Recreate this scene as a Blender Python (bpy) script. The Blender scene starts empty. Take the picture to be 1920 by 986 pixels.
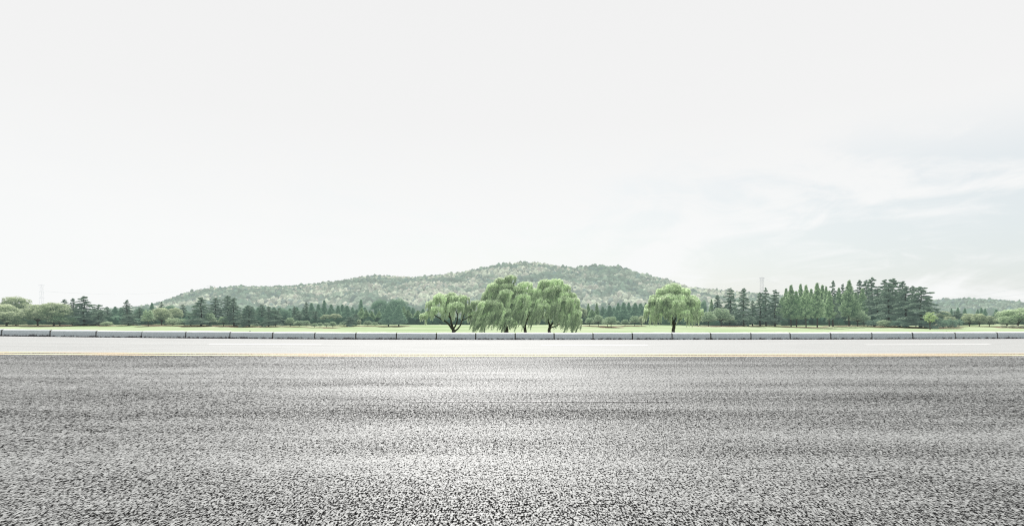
import bpy, math, random
import numpy as np
from mathutils import Vector, noise as mnoise
rs = np.random.RandomState(7); random.seed(7)
S = bpy.context.scene; COL = S.collection
F = 1150.0; HOR = 596.0; CX = 960.0; CAMH = 1.2      # photo geometry: focal length and horizon in pixels of the 1920 px photo
R = math.radians

# ---------------------------------------------------------------- helpers
def tag(o, label=None, cat=None, group=None, kind=None):
    if label: o['label'] = label
    if cat: o['category'] = cat
    if group: o['group'] = group
    if kind: o['kind'] = kind
    return o
def link(o, parent=None):
    COL.objects.link(o)
    if parent: o.parent = parent
    return o
def np_mesh(name, V, Fc, mat, tint=None, smooth=False):
    """V (n,3); Fc (m,k) faces all of k corners; tint (m,) or (m,3) per face"""
    me = bpy.data.meshes.new(name)
    V = np.ascontiguousarray(V, dtype=np.float32); Fc = np.ascontiguousarray(Fc, dtype=np.int32)
    m, k = Fc.shape
    me.vertices.add(len(V)); me.vertices.foreach_set('co', V.ravel())
    me.loops.add(m*k); me.loops.foreach_set('vertex_index', Fc.ravel())
    me.polygons.add(m); me.polygons.foreach_set('loop_start', np.arange(0, m*k, k, dtype=np.int32))
    me.polygons.foreach_set('use_smooth', np.full(m, smooth, dtype=bool))
    me.update(calc_edges=True)
    if tint is not None:
        t = np.asarray(tint, dtype=np.float32)
        if t.ndim == 1: t = np.repeat(t[:, None], 3, 1)
        c = np.ones((m, 4), dtype=np.float32); c[:, :3] = t
        a = me.attributes.new('tint', 'FLOAT_COLOR', 'FACE'); a.data.foreach_set('color', c.ravel())
    if mat: me.materials.append(mat)
    return me
def obj(name, me, parent=None):
    return link(bpy.data.objects.new(name, me), parent)
class MB:                                            # collects polygons of any size into one mesh
    def __init__(s): s.v = []; s.f = []
    def tube(s, pts, rad, n=7, cap=True):
        pts = [Vector(p) for p in pts]; base = len(s.v)
        for i, p in enumerate(pts):
            d = (pts[min(i+1, len(pts)-1)] - pts[max(i-1, 0)]).normalized()
            a = d.cross(Vector((0.31, 0.95, 0.05))).normalized(); b = d.cross(a)
            for k in range(n):
                t = 2*math.pi*k/n; s.v.append(p + (a*math.cos(t) + b*math.sin(t))*rad[i])
        for i in range(len(pts)-1):
            for k in range(n):
                A = base+i*n+k; B = base+i*n+(k+1) % n
                s.f.append((A, B, B+n, A+n))
        if cap:
            s.f.append(tuple(base+k for k in range(n))[::-1]); s.f.append(tuple(base+(len(pts)-1)*n+k for k in range(n)))
    def box(s, x0, x1, y0, y1, z0, z1):
        b = len(s.v)
        s.v += [Vector((x, y, z)) for z in (z0, z1) for y in (y0, y1) for x in (x0, x1)]
        s.f += [tuple(b+i for i in f) for f in ((0,2,3,1),(4,5,7,6),(0,1,5,4),(2,6,7,3),(0,4,6,2),(1,3,7,5))]
    def poly(s, pts):
        b = len(s.v); s.v += [Vector(p) for p in pts]; s.f.append(tuple(range(b, b+len(pts))))
    def mesh(s, name, mat, smooth=False):
        me = bpy.data.meshes.new(name); me.from_pydata([tuple(v) for v in s.v], [], s.f); me.update()
        if smooth:
            for p in me.polygons: p.use_smooth = True
        me.materials.append(mat); return me

# ---------------------------------------------------------------- materials
def newmat(name):
    m = bpy.data.materials.new(name); m.use_nodes = True
    nt = m.node_tree; nt.nodes.clear()
    out = nt.nodes.new('ShaderNodeOutputMaterial')
    return m, nt, out
def N(nt, t, **kw):
    n = nt.nodes.new('ShaderNode'+t)
    for k, v in kw.items():
        if k.startswith('i_'):
            key = k[2:].replace('_', ' ')
            n.inputs[int(key) if key.isdigit() else key].default_value = v
        else: setattr(n, k, v)
    return n
def L(nt, a, ao, b, bi): nt.links.new(a.outputs[ao], b.inputs[bi])
def math_(nt, op, a, b=None, c=None, clamp=False):
    n = nt.nodes.new('ShaderNodeMath'); n.operation = op; n.use_clamp = clamp
    for i, v in enumerate((a, b, c)):
        if v is None: continue
        if isinstance(v, (int, float)): n.inputs[i].default_value = v
        else: nt.links.new(v, n.inputs[i])
    return n.outputs[0]
def ramp(nt, src, stops, interp='LINEAR'):
    r = nt.nodes.new('ShaderNodeValToRGB'); r.color_ramp.interpolation = interp
    el = r.color_ramp.elements
    while len(el) < len(stops): el.new(0.5)
    for e, (p, c) in zip(el, stops):
        e.position = p; e.color = (c, c, c, 1) if isinstance(c, (int, float)) else (*c, 1)
    nt.links.new(src, r.inputs[0]); return r.outputs[0]
def mixc(nt, f, a, b, blend='MIX'):
    n = nt.nodes.new('ShaderNodeMix'); n.data_type = 'RGBA'; n.blend_type = blend
    for i, v in ((0, f), (6, a), (7, b)):
        if isinstance(v, (int, float)): n.inputs[i].default_value = v
        elif isinstance(v, tuple): n.inputs[i].default_value = (*v, 1)
        else: nt.links.new(v, n.inputs[i])
    return n.outputs[2]
def coords(nt, scale=(1,1,1), kind='Object'):
    tc = N(nt, 'TexCoord'); mp = N(nt, 'Mapping'); mp.inputs['Scale'].default_value = scale
    nt.links.new(tc.outputs[kind], mp.inputs[0]); return mp.outputs[0]
def noise(nt, vec, scale, detail=4, rough=.55, out='Fac'):
    n = N(nt, 'TexNoise'); n.inputs['Scale'].default_value = scale; n.inputs['Detail'].default_value = detail
    n.inputs['Roughness'].default_value = rough; nt.links.new(vec, n.inputs['Vector']); return n.outputs[out]

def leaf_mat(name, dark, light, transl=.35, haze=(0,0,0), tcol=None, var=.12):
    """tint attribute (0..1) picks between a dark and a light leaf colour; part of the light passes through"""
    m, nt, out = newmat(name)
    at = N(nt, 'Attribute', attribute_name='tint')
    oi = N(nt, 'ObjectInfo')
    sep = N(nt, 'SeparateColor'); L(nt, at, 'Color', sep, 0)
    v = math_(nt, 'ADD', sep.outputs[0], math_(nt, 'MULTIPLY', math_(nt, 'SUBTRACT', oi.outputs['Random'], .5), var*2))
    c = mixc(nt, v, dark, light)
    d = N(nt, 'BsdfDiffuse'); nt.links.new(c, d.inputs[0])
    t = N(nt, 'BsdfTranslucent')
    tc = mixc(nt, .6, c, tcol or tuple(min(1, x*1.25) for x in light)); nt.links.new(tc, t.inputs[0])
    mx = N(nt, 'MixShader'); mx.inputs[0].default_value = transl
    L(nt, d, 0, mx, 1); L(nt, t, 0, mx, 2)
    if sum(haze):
        e = N(nt, 'Emission'); e.inputs[0].default_value = (*haze, 1); e.inputs[1].default_value = 1  # aerial haze put in as a constant glow of the leaves
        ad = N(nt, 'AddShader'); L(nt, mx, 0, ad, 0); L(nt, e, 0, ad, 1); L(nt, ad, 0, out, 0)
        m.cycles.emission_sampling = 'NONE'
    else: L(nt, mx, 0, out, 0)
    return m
HZ = (.046, .062, .062)  # haze glow shared by several leaf materials
M = {}
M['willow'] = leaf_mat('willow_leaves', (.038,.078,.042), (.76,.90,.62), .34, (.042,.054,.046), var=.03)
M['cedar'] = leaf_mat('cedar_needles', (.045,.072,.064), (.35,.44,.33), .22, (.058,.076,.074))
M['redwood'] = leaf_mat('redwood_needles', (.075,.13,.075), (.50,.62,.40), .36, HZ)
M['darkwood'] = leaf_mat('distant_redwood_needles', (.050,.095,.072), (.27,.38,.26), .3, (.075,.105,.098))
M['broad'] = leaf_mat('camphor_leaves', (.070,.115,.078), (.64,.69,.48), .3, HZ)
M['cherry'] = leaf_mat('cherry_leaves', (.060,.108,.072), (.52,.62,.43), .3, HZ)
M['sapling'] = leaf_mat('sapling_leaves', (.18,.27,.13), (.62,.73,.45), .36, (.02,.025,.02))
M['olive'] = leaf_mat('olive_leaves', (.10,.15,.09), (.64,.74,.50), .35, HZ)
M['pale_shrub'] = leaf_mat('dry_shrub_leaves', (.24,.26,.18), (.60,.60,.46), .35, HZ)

def bark_mat(name, a, b, haze):
    m, nt, out = newmat(name)
    v = coords(nt, (1, 1, .25)); n = noise(nt, v, 9, 6)
    c = ramp(nt, n, [(.3, a), (.7, b)])
    p = N(nt, 'BsdfPrincipled'); nt.links.new(c, p.inputs['Base Color']); p.inputs['Roughness'].default_value = .95
    p.inputs['Specular IOR Level'].default_value = .1
    p.inputs['Emission Color'].default_value = (*haze, 1); p.inputs['Emission Strength'].default_value = 1  # distance haze added to the bark as emission
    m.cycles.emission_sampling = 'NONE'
    bp = N(nt, 'Bump', i_Strength=.6, i_Distance=.05); nt.links.new(n, bp.inputs['Height']); L(nt, bp, 0, p, 'Normal')
    L(nt, p, 0, out, 0); return m
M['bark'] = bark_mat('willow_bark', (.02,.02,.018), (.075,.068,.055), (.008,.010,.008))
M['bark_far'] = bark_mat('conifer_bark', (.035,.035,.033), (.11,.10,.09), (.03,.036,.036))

def asphalt(name, lo, hi, bump, far=False, lift=0.0):
    """light rounded stones with dark pits between them; wear along the road changes how many pits there are"""
    m, nt, out = newmat(name)
    v = coords(nt, (1, .42, 1))
    fine = noise(nt, v, 78, 3, .68)
    coarse = noise(nt, v, 27, 2, .5)
    vc = N(nt, 'TexVoronoi', feature='F1'); vc.inputs['Scale'].default_value = 80; nt.links.new(v, vc.inputs['Vector'])
    sc = N(nt, 'SeparateColor'); L(nt, vc, 'Color', sc, 0)
    band = noise(nt, coords(nt, (.014, .75, 1)), 1.0, 5, .65)
    blotch = noise(nt, coords(nt, (.22, .7, 1)), 1.0, 5, .65)
    wear = math_(nt, 'ADD', math_(nt, 'MULTIPLY', math_(nt, 'SUBTRACT', band, .5), .17), math_(nt, 'MULTIPLY', math_(nt, 'SUBTRACT', blotch, .5), .18))
    if not far:
        tc = N(nt, 'TexCoord'); sx = N(nt, 'SeparateXYZ'); L(nt, tc, 'Object', sx, 0)
        wob = math_(nt, 'MULTIPLY', math_(nt, 'SUBTRACT', noise(nt, coords(nt, (.07, 0, 1)), 1, 3), .5), .9)
        t = math_(nt, 'DIVIDE', math_(nt, 'ADD', sx.outputs[1], wob), 20)
        prof = ramp(nt, t, [(.16, .43), (.21, .49), (.235, .57), (.30, .55), (.355, .52), (.39, .43), (.46, .44), (.52, .57), (.66, .60), (.78, .50), (.95, .47)])
        wear = math_(nt, 'ADD', wear, math_(nt, 'MULTIPLY', math_(nt, 'SUBTRACT', prof, .5), .26))
    cw = .52
    if not far:                                          # the coarser relaid mix lies away from the gutter lane
        cw = ramp(nt, t, [(.20, .12), (.32, .28), (.5, .45), (.8, .60)])
    # threshold of the pits falls where the surface is worn smooth
    k = math_(nt, 'ADD', math_(nt, 'ADD', fine, math_(nt, 'MULTIPLY', math_(nt, 'SUBTRACT', coarse, .5), cw)), wear)
    k = math_(nt, 'ADD', k, math_(nt, 'MULTIPLY', math_(nt, 'SUBTRACT', sc.outputs[0], .5), .13))
    solid = ramp(nt, math_(nt, 'ADD', k, lift), [(.42, 0), (.49, 1)] if not far else [(.1, 0), (.5, 1)])
    tone = math_(nt, 'ADD', .62, math_(nt, 'MULTIPLY', sc.outputs[1], .80))
    col = mixc(nt, solid, (.010,.010,.010) if not far else lo, mixc(nt, math_(nt, 'SUBTRACT', tone, .5), lo, hi))
    col = mixc(nt, 1.0, col, ramp(nt, math_(nt, 'ADD', wear, .5), [(.35, .80), (.5, 1.0), (.65, 1.12)]), 'MULTIPLY')
    p = N(nt, 'BsdfPrincipled'); nt.links.new(col, p.inputs['Base Color'])
    p.inputs['Roughness'].default_value = .56 if not far else .75
    nt.links.new(math_(nt, 'MULTIPLY_ADD', solid, .27 if not far else .12, .02 if not far else .06), p.inputs['Specular IOR Level'])
    bp = N(nt, 'Bump', i_Strength=bump, i_Distance=.006); nt.links.new(solid, bp.inputs['Height']); L(nt, bp, 0, p, 'Normal')
    pit = N(nt, 'BsdfDiffuse'); pit.inputs[0].default_value = (.012, .012, .012, 1) if not far else (*lo, 1)  # self-shade of the coarse pits painted as near-black
    mx = N(nt, 'MixShader'); nt.links.new(solid, mx.inputs[0]); L(nt, pit, 0, mx, 1); L(nt, p, 0, mx, 2)
    L(nt, mx, 0, out, 0); return m
M['near_road'] = asphalt('coarse_asphalt', (.138,.141,.137), (.42,.428,.416), .10, lift=-.022)
M['far_road'] = asphalt('fine_asphalt', (.355,.360,.350), (.455,.462,.448), .02, True)
M['worn'] = asphalt('worn_white_paint', (.22,.22,.217), (.42,.42,.415), .15, lift=.0)

def paint(name, c, wear):
    m, nt, out = newmat(name)
    v = coords(nt, (1, 1.2, 1)); n = noise(nt, v, 9, 6, .7)
    f = ramp(nt, n, [(wear-.06, 0), (wear+.06, 1)])
    col = mixc(nt, f, (.38,.375,.36), c)
    p = N(nt, 'BsdfPrincipled'); nt.links.new(col, p.inputs['Base Color']); p.inputs['Roughness'].default_value = .8; p.inputs['Specular IOR Level'].default_value = .08
    L(nt, p, 0, out, 0); return m
M['yellow'] = paint('yellow_paint', (.88,.72,.48), .22)
M['white'] = paint('white_paint', (.84,.84,.83), .34)

def stone_mat():
    m, nt, out = newmat('kerb_concrete')
    v = coords(nt); oi = N(nt, 'ObjectInfo')
    ad = N(nt, 'VectorMath', operation='ADD'); nt.links.new(v, ad.inputs[0])
    cmb = N(nt, 'CombineXYZ'); nt.links.new(math_(nt, 'MULTIPLY', oi.outputs['Random'], 90), cmb.inputs[0]); L(nt, cmb, 0, ad, 1)
    v2 = ad.outputs[0]
    n = noise(nt, v2, 5, 8, .65); n2 = noise(nt, v2, 1.3, 3)
    base = ramp(nt, n, [(.25, (.375,.425,.445)), (.75, (.46,.512,.532))])
    base = mixc(nt, math_(nt, 'MULTIPLY', n2, .5), base, (.365,.412,.432))
    sx = N(nt, 'SeparateXYZ'); tc = N(nt, 'TexCoord'); L(nt, tc, 'Object', sx, 0)
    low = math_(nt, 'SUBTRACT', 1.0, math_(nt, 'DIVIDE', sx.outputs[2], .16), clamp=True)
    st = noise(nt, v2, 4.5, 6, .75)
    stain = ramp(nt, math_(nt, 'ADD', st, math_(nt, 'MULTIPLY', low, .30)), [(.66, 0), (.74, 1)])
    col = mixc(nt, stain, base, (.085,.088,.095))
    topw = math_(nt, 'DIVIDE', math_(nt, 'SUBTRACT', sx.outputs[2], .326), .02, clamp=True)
    col = mixc(nt, math_(nt, 'MULTIPLY', topw, .9), col, (.86,.86,.85))  # sunlit brightness of the top painted as a whiter colour
    drip = ramp(nt, noise(nt, N_map(nt, v2, (7, 7, .7)), 1, 4, .7), [(.66, 0), (.76, .55)])
    col = mixc(nt, drip, col, (.24,.25,.27))
    p = N(nt, 'BsdfPrincipled'); nt.links.new(col, p.inputs['Base Color']); p.inputs['Roughness'].default_value = .85
    bp = N(nt, 'Bump', i_Strength=.2, i_Distance=.01); nt.links.new(n, bp.inputs['Height']); L(nt, bp, 0, p, 'Normal')
    L(nt, p, 0, out, 0); return m
def N_map(nt, vec, sc):
    mp = N(nt, 'Mapping'); mp.inputs['Scale'].default_value = sc; nt.links.new(vec, mp.inputs[0]); return mp.outputs[0]
M['stone'] = stone_mat()
M['joint'] = bark_mat('joint_mortar', (.04,.035,.03), (.10,.09,.075), (0,0,0))

def ground_mat():
    m, nt, out = newmat('field_ground')
    v = coords(nt, (.22, 1, 1)); v1 = coords(nt)
    n = noise(nt, v, .16, 6, .62); n2 = noise(nt, v1, 3, 5, .7)
    g = ramp(nt, n, [(.36, (.27,.39,.21)), (.5, (.41,.50,.32)), (.64, (.55,.58,.44))])
    g = mixc(nt, .35, g, ramp(nt, n2, [(.3, (.22,.30,.14)), (.7, (.52,.60,.36))]))
    at = N(nt, 'Attribute', attribute_name='soil')
    sf = math_(nt, 'ADD', at.outputs['Fac'], math_(nt, 'MULTIPLY', math_(nt, 'SUBTRACT', noise(nt, v1, .35, 5, .7), .5), .9))
    soil = ramp(nt, n2, [(.3, (.16,.12,.10)), (.7, (.34,.26,.21))])
    col = mixc(nt, ramp(nt, sf, [(.50, 0), (.62, 1)]), g, soil)
    p = N(nt, 'BsdfPrincipled'); nt.links.new(col, p.inputs['Base Color']); p.inputs['Roughness'].default_value = 1
    p.inputs['Specular IOR Level'].default_value = 0
    L(nt, p, 0, out, 0); return m
M['ground'] = ground_mat()

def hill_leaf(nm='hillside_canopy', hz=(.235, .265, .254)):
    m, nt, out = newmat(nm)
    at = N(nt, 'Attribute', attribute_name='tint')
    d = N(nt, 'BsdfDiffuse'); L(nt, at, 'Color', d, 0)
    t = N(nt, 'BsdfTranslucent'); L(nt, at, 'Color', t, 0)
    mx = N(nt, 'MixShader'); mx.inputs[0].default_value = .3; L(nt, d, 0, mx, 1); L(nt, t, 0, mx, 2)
    e = N(nt, 'Emission'); e.inputs[0].default_value = (*hz, 1); e.inputs[1].default_value = 1  # painted haze: a pale emission lifts the canopy colour
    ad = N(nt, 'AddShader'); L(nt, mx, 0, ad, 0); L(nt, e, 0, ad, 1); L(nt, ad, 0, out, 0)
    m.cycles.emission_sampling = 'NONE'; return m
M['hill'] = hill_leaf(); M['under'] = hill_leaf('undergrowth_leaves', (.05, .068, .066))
def plain(name, c, rough=.8, haze=(0,0,0), metal=0):
    m, nt, out = newmat(name)
    n = noise(nt, coords(nt), 2.5, 4)
    col = mixc(nt, n, tuple(x*.8 for x in c), tuple(min(1, x*1.15) for x in c))
    p = N(nt, 'BsdfPrincipled'); nt.links.new(col, p.inputs['Base Color']); p.inputs['Roughness'].default_value = rough
    p.inputs['Metallic'].default_value = metal
    p.inputs['Emission Color'].default_value = (*haze, 1); p.inputs['Emission Strength'].default_value = 1  # haze tone emitted by the surface itself
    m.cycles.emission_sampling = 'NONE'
    L(nt, p, 0, out, 0); return m
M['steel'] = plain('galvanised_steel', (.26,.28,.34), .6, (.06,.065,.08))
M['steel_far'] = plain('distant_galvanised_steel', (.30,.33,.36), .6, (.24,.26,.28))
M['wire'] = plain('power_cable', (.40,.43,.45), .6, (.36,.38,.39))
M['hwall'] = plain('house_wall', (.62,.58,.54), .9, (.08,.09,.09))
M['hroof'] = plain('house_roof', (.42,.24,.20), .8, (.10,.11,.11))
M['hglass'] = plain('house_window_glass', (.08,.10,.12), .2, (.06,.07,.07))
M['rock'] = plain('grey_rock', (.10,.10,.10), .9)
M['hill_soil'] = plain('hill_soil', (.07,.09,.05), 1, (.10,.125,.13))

# ---------------------------------------------------------------- terrain
def roadz(x):
    a = np.where(np.asarray(x) < 0, 2.6e-4, .72e-4)
    return .6*np.tanh(a*np.asarray(x)**2/.6)
Y_K = 33.7
def groundz(x, y):
    x = np.asarray(x, float); y = np.asarray(y, float)
    rz = roadz(x) - .06
    und = .10*np.sin(x*.045+1.3)*np.sin(y*.05) + .06*np.sin(x*.11+y*.07) + .05*np.sin(y*.21+x*.02)
    bk = np.clip((y-136)/32, 0, 1); fz = -1.2 + und + .55*bk*bk*(3-2*bk)
    t = np.clip((y-35.6)/13, 0, 1); t = t*t*(3-2*t)
    return rz*(1-t) + fz*t
def place(px, base):                                  # the spot on the field seen at this photo pixel
    D = 172.0
    for _ in range(30):
        z = float(groundz((px-CX)/F*D, D)); D = .5*D + .5*(CAMH-z)*F/(base-HOR)
    x = (px-CX)/F*D
    return x, D, float(groundz(x, D))
def at_depth(px, D):
    x = (px-CX)/F*D
    return x, D, float(groundz(x, D))

def sheet(name, xs, ys, zf, mat, dz=0.0, extra=None):
    X, Y = np.meshgrid(xs, ys); Z = zf(X, Y) + dz
    V = np.stack([X, Y, Z], -1).reshape(-1, 3)
    nx, ny = len(xs), len(ys)
    i = np.arange(nx-1)[None, :] + nx*np.arange(ny-1)[:, None]; i = i.ravel()
    me = np_mesh(name, V, np.stack([i, i+1, i+1+nx, i+nx], 1), mat, smooth=True)
    return me, V
xr = np.unique(np.concatenate([np.linspace(-400, -70, 12), np.linspace(-70, 70, 71), np.linspace(70, 400, 12)]))
rz2 = lambda X, Y: roadz(X)
Y_SPLIT = 20.55
tag(obj('road', sheet('road', xr, np.linspace(-40, Y_SPLIT, 8), rz2, M['near_road'])[0]), 'coarse grey asphalt of the near carriageway', kind='structure')
tag(obj('road_far_carriageway', sheet('road_far', xr, np.linspace(Y_SPLIT, 34.6, 6), rz2, M['far_road'])[0]), 'pale smooth asphalt of the far carriageway', kind='structure')
def marking(name, x0, x1, y0, y1, mat, label, dz=.004):
    n = max(2, int((x1-x0)/2)+1)
    me, _ = sheet(name, np.linspace(x0, x1, n), np.linspace(y0, y1, 2), rz2, mat, dz)
    tag(obj(name, me), label, kind='structure')
marking('road_yellow_line', -120, 120, 19.18, 19.58, M['yellow'], 'thicker near line of the double yellow centre marking')
marking('road_yellow_line', -120, 120, 20.10, 20.42, M['yellow'], 'thinner far line of the double yellow centre marking')
marking('road_edge_line', -120, 120, 33.0, 33.42, M['white'], 'solid white edge line at the foot of the stone barrier')
for a, b, w in ((390, 605, 'left'), (1015, 1215, 'middle'), (1622, 1858, 'right')):
    D = 27.2; marking('road_lane_dash', (a-CX)/F*D, (b-CX)/F*D, D-.17, D+.17, M['white'], f'{w} white lane dash on the far carriageway')
marking('road_worn_dash', (775-CX)/F*8.8, (1255-CX)/F*8.8, 8.74, 8.87, M['worn'], 'faded worn white dash on the near carriageway')

# ---------------------------------------------------------------- tree foliage and trunks (one template per variant, copied later)
def unit(v): return v/np.maximum(np.linalg.norm(v, axis=-1, keepdims=True), 1e-9)
def leaves(name, C, Nrm, s1, s2, tint, mat, along=None):
    """rhombic leaf clumps: centres C, facing Nrm, half sizes s1 (along) and s2 (across)"""
    n = len(C); Nrm = unit(Nrm)
    a = unit(rs.normal(size=(n, 3))) if along is None else unit(along)
    t1 = unit(a - Nrm*np.sum(a*Nrm, 1, keepdims=True)) if along is None else a
    t2 = unit(np.cross(Nrm, t1))
    s1 = np.broadcast_to(s1, (n,))[:, None]; s2 = np.broadcast_to(s2, (n,))[:, None]
    V = np.stack([C+t1*s1, C+t2*s2, C-t1*s1, C-t2*s2], 1).reshape(-1, 3)
    return np_mesh(name, V, np.arange(4*n).reshape(n, 4), mat, np.clip(tint, 0, 1))

def T_cedar(seed, H=12., W=6.5, gap=.12, nb=48, base=.07, flat=.0, power=.68, lean=0, round_top=False, bare=0.):
    rs.seed(seed); C=[];Nn=[];T=[]
    tr = MB(); pts = [(lean*z/H+.08*math.sin(z*1.1+seed), .08*math.cos(z*.9+seed), z) for z in np.linspace(-.3, H*.985, 9)]
    tr.tube(pts, list(np.linspace(H*.019, .025, 9)), 7)
    for b in range(nb):
        q = base + (1-base)*((b+rs.rand()*.6)/nb)**.92
        if q > .99: q = .99
        z0 = q*H
        prof = (1-q)**power if not round_top else math.sqrt(max(.04, 1-((q-.35)/.68)**2))*.92
        if q < .16: prof *= .75
        Lb = (W/2)*prof*rs.uniform(.42, 1.25) + .22
        if q > 1-bare and not round_top: Lb *= .7
        az = b*2.39996 + rs.uniform(-.4, .4)
        d = np.array([math.cos(az), math.sin(az), 0])
        up = rs.uniform(.05, .38)*(1 if q < .8 else 2.2)
        k = int(50 + 200*Lb*(.55+.45*prof))
        s = np.sqrt(rs.uniform(.03, 1.0, k))
        lat = rs.normal(size=k)*.21*Lb*(1.05-s)**.5
        side = np.array([-d[1], d[0], 0])
        zz = z0 + Lb*(up*s - .42*s**2.2) - rs.exponential(.06, k) + .03*rs.normal(size=k) - .5*np.abs(lat)**1.3*.4
        c = np.array([lean*q, 0, 0]) + d*(s*Lb)[:, None] + side*lat[:, None]; c[:, 2] += zz
        C.append(c)
        nn = rs.normal(size=(k, 3))*.45 + np.array([0, 0, 1.]) + d*.25; Nn.append(nn)
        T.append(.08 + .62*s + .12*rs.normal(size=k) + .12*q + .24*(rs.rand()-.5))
        if b % 2 == 0:
            tr.tube([(lean*q, 0, z0), tuple(np.array([lean*q, 0, z0])+d*Lb*.5+[0, 0, Lb*up*.5]), tuple(np.array([lean*q, 0, z0])+d*Lb*.85+[0, 0, Lb*(up*.8-.3)])], [.05+.012*Lb, .035, .015], 4, False)
    C = np.concatenate(C); n = len(C)
    return (leaves('cedar_crown', C, np.concatenate(Nn), rs.uniform(.12, .30, n), rs.uniform(.07, .15, n), np.concatenate(T), M['cedar']), tr.mesh('cedar_trunk', M['bark_far']), H, W)

def T_redwood(seed, H=12., W=3.2, base=.22, mat='redwood', nb=95, dens=1.0, power=1.0):
    rs.seed(seed); C=[];Nn=[];T=[]
    tr = MB(); pts = [(.06*math.sin(z*.8+seed), .06*math.cos(z*.7+seed), z) for z in np.linspace(-.3, H*.99, 8)]
    tr.tube(pts, list(np.linspace(H*.0145, .02, 8)), 7)
    for b in range(nb):
        q = base + (1-base)*((b+rs.rand())/nb); q = min(q, .995)
        shape = min(1, ((1-q)/(1-base))**power*1.12) * (1 if q > base+.1 else .8)
        Lb = (W/2)*shape*rs.uniform(.5, 1.4)+.10
        az = b*2.39996+rs.uniform(-.5, .5); d = np.array([math.cos(az), math.sin(az), 0])
        k = int((22+85*Lb)*dens)
        s = rs.uniform(.05, 1, k)**.7; rad = .15+.16*Lb*(1-s*.5)
        c = d*(s*Lb)[:, None] + rs.normal(size=(k, 3))*rad[:, None]*.62
        c[:, 2] += q*H + Lb*.35*s - Lb*.22*s**2
        C.append(c); Nn.append(rs.normal(size=(k, 3))*.7+np.array([0, 0, .8])+d*.5)
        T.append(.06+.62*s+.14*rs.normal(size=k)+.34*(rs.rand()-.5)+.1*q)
        if b % 4 == 0: tr.tube([(0, 0, q*H), tuple(d*Lb*.8+[0, 0, q*H+Lb*.2])], [.03, .012], 4, False)
    C = np.concatenate(C); n = len(C)
    return (leaves('redwood_crown', C, np.concatenate(Nn), rs.uniform(.09, .24, n), rs.uniform(.06, .14, n), np.concatenate(T), M[mat]), tr.mesh('redwood_trunk', M['bark_far']), H, W)

def T_broad(seed, H=8., W=8., mat='broad', trunk=.18, nblob=38, low=.05, kper=210, flat=1.0, skirt=.0, limbs=6, lsz=1.0):
    rs.seed(seed); C=[];Nn=[];T=[]; tr = MB()
    th = trunk*H
    tr.tube([(0, 0, -.3), (.05, .03, th*.6), (.1, -.04, th)], [H*.032, H*.025, H*.022], 8)
    zc = (low+1)/2*H; rz_ = (1-low)/2*H
    for b in range(nblob):
        ph = b*2.39996+rs.uniform(-.3, .3); u = 1-1.75*((b+.5)/nblob); u = min(.97, u)
        rr = rs.uniform(.60, .86)
        p = np.array([math.cos(ph)*math.sqrt(max(0, 1-u*u))*W/2*rr, math.sin(ph)*math.sqrt(max(0, 1-u*u))*W/2*rr, zc+u*rz_*rr*flat])
        br = rs.uniform(.12, .21)*W*(.9 if u < 0 else 1)
        k = int(kper*rs.uniform(.7, 1.3)); dv = unit(rs.normal(size=(k, 3))); dv[:, 2] = np.where(dv[:, 2] < -.25, -dv[:, 2], dv[:, 2]); 
        r = br*(rs.uniform(.55, 1.08, k)**.6)
        c = p + dv*r[:, None]*np.array([1, 1, .85]); C.append(c)
        Nn.append(dv+rs.normal(size=(k, 3))*.45+np.array([0, 0, .3]))
        T.append(.16+.66*np.clip(dv[:, 2], -.2, 1)+.13*rs.normal(size=k)+.26*(rs.rand()-.5)+.10*u)  # top highlight of each leaf lump painted into the tint
        if b % max(1, nblob//(limbs*2)) == 0:
            tr.tube([(.1, -.04, th*.9), tuple(p*np.array([.4, .4, 1])+np.array([0, 0, -.3*(p[2]-th)])), tuple(p)], [H*.014, H*.009, H*.003], 5, False)
    k = nblob*kper//6; dv = unit(rs.normal(size=(k, 3)))*(rs.uniform(0, 1, k)**.4)[:, None]
    c = dv*np.array([W*.36, W*.36, rz_*.62]); c[:, 2] += zc; C.append(c); Nn.append(rs.normal(size=(k, 3))); T.append(np.full(k, .08))  # inner leaves darkened, crown shade put into the tint
    C = np.concatenate(C); n = len(C); sc = (H+W)/17*lsz
    ok = C[:, 2] > low*H*.5
    C = C[ok]; n = len(C)
    return (leaves(mat+'_crown', C, np.concatenate(Nn)[ok], rs.uniform(.10, .25, n)*sc, rs.uniform(.07, .16, n)*sc, np.concatenate(T)[ok], M[mat]), tr.mesh(mat+'_trunk', M['bark_far']), H, W)

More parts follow.
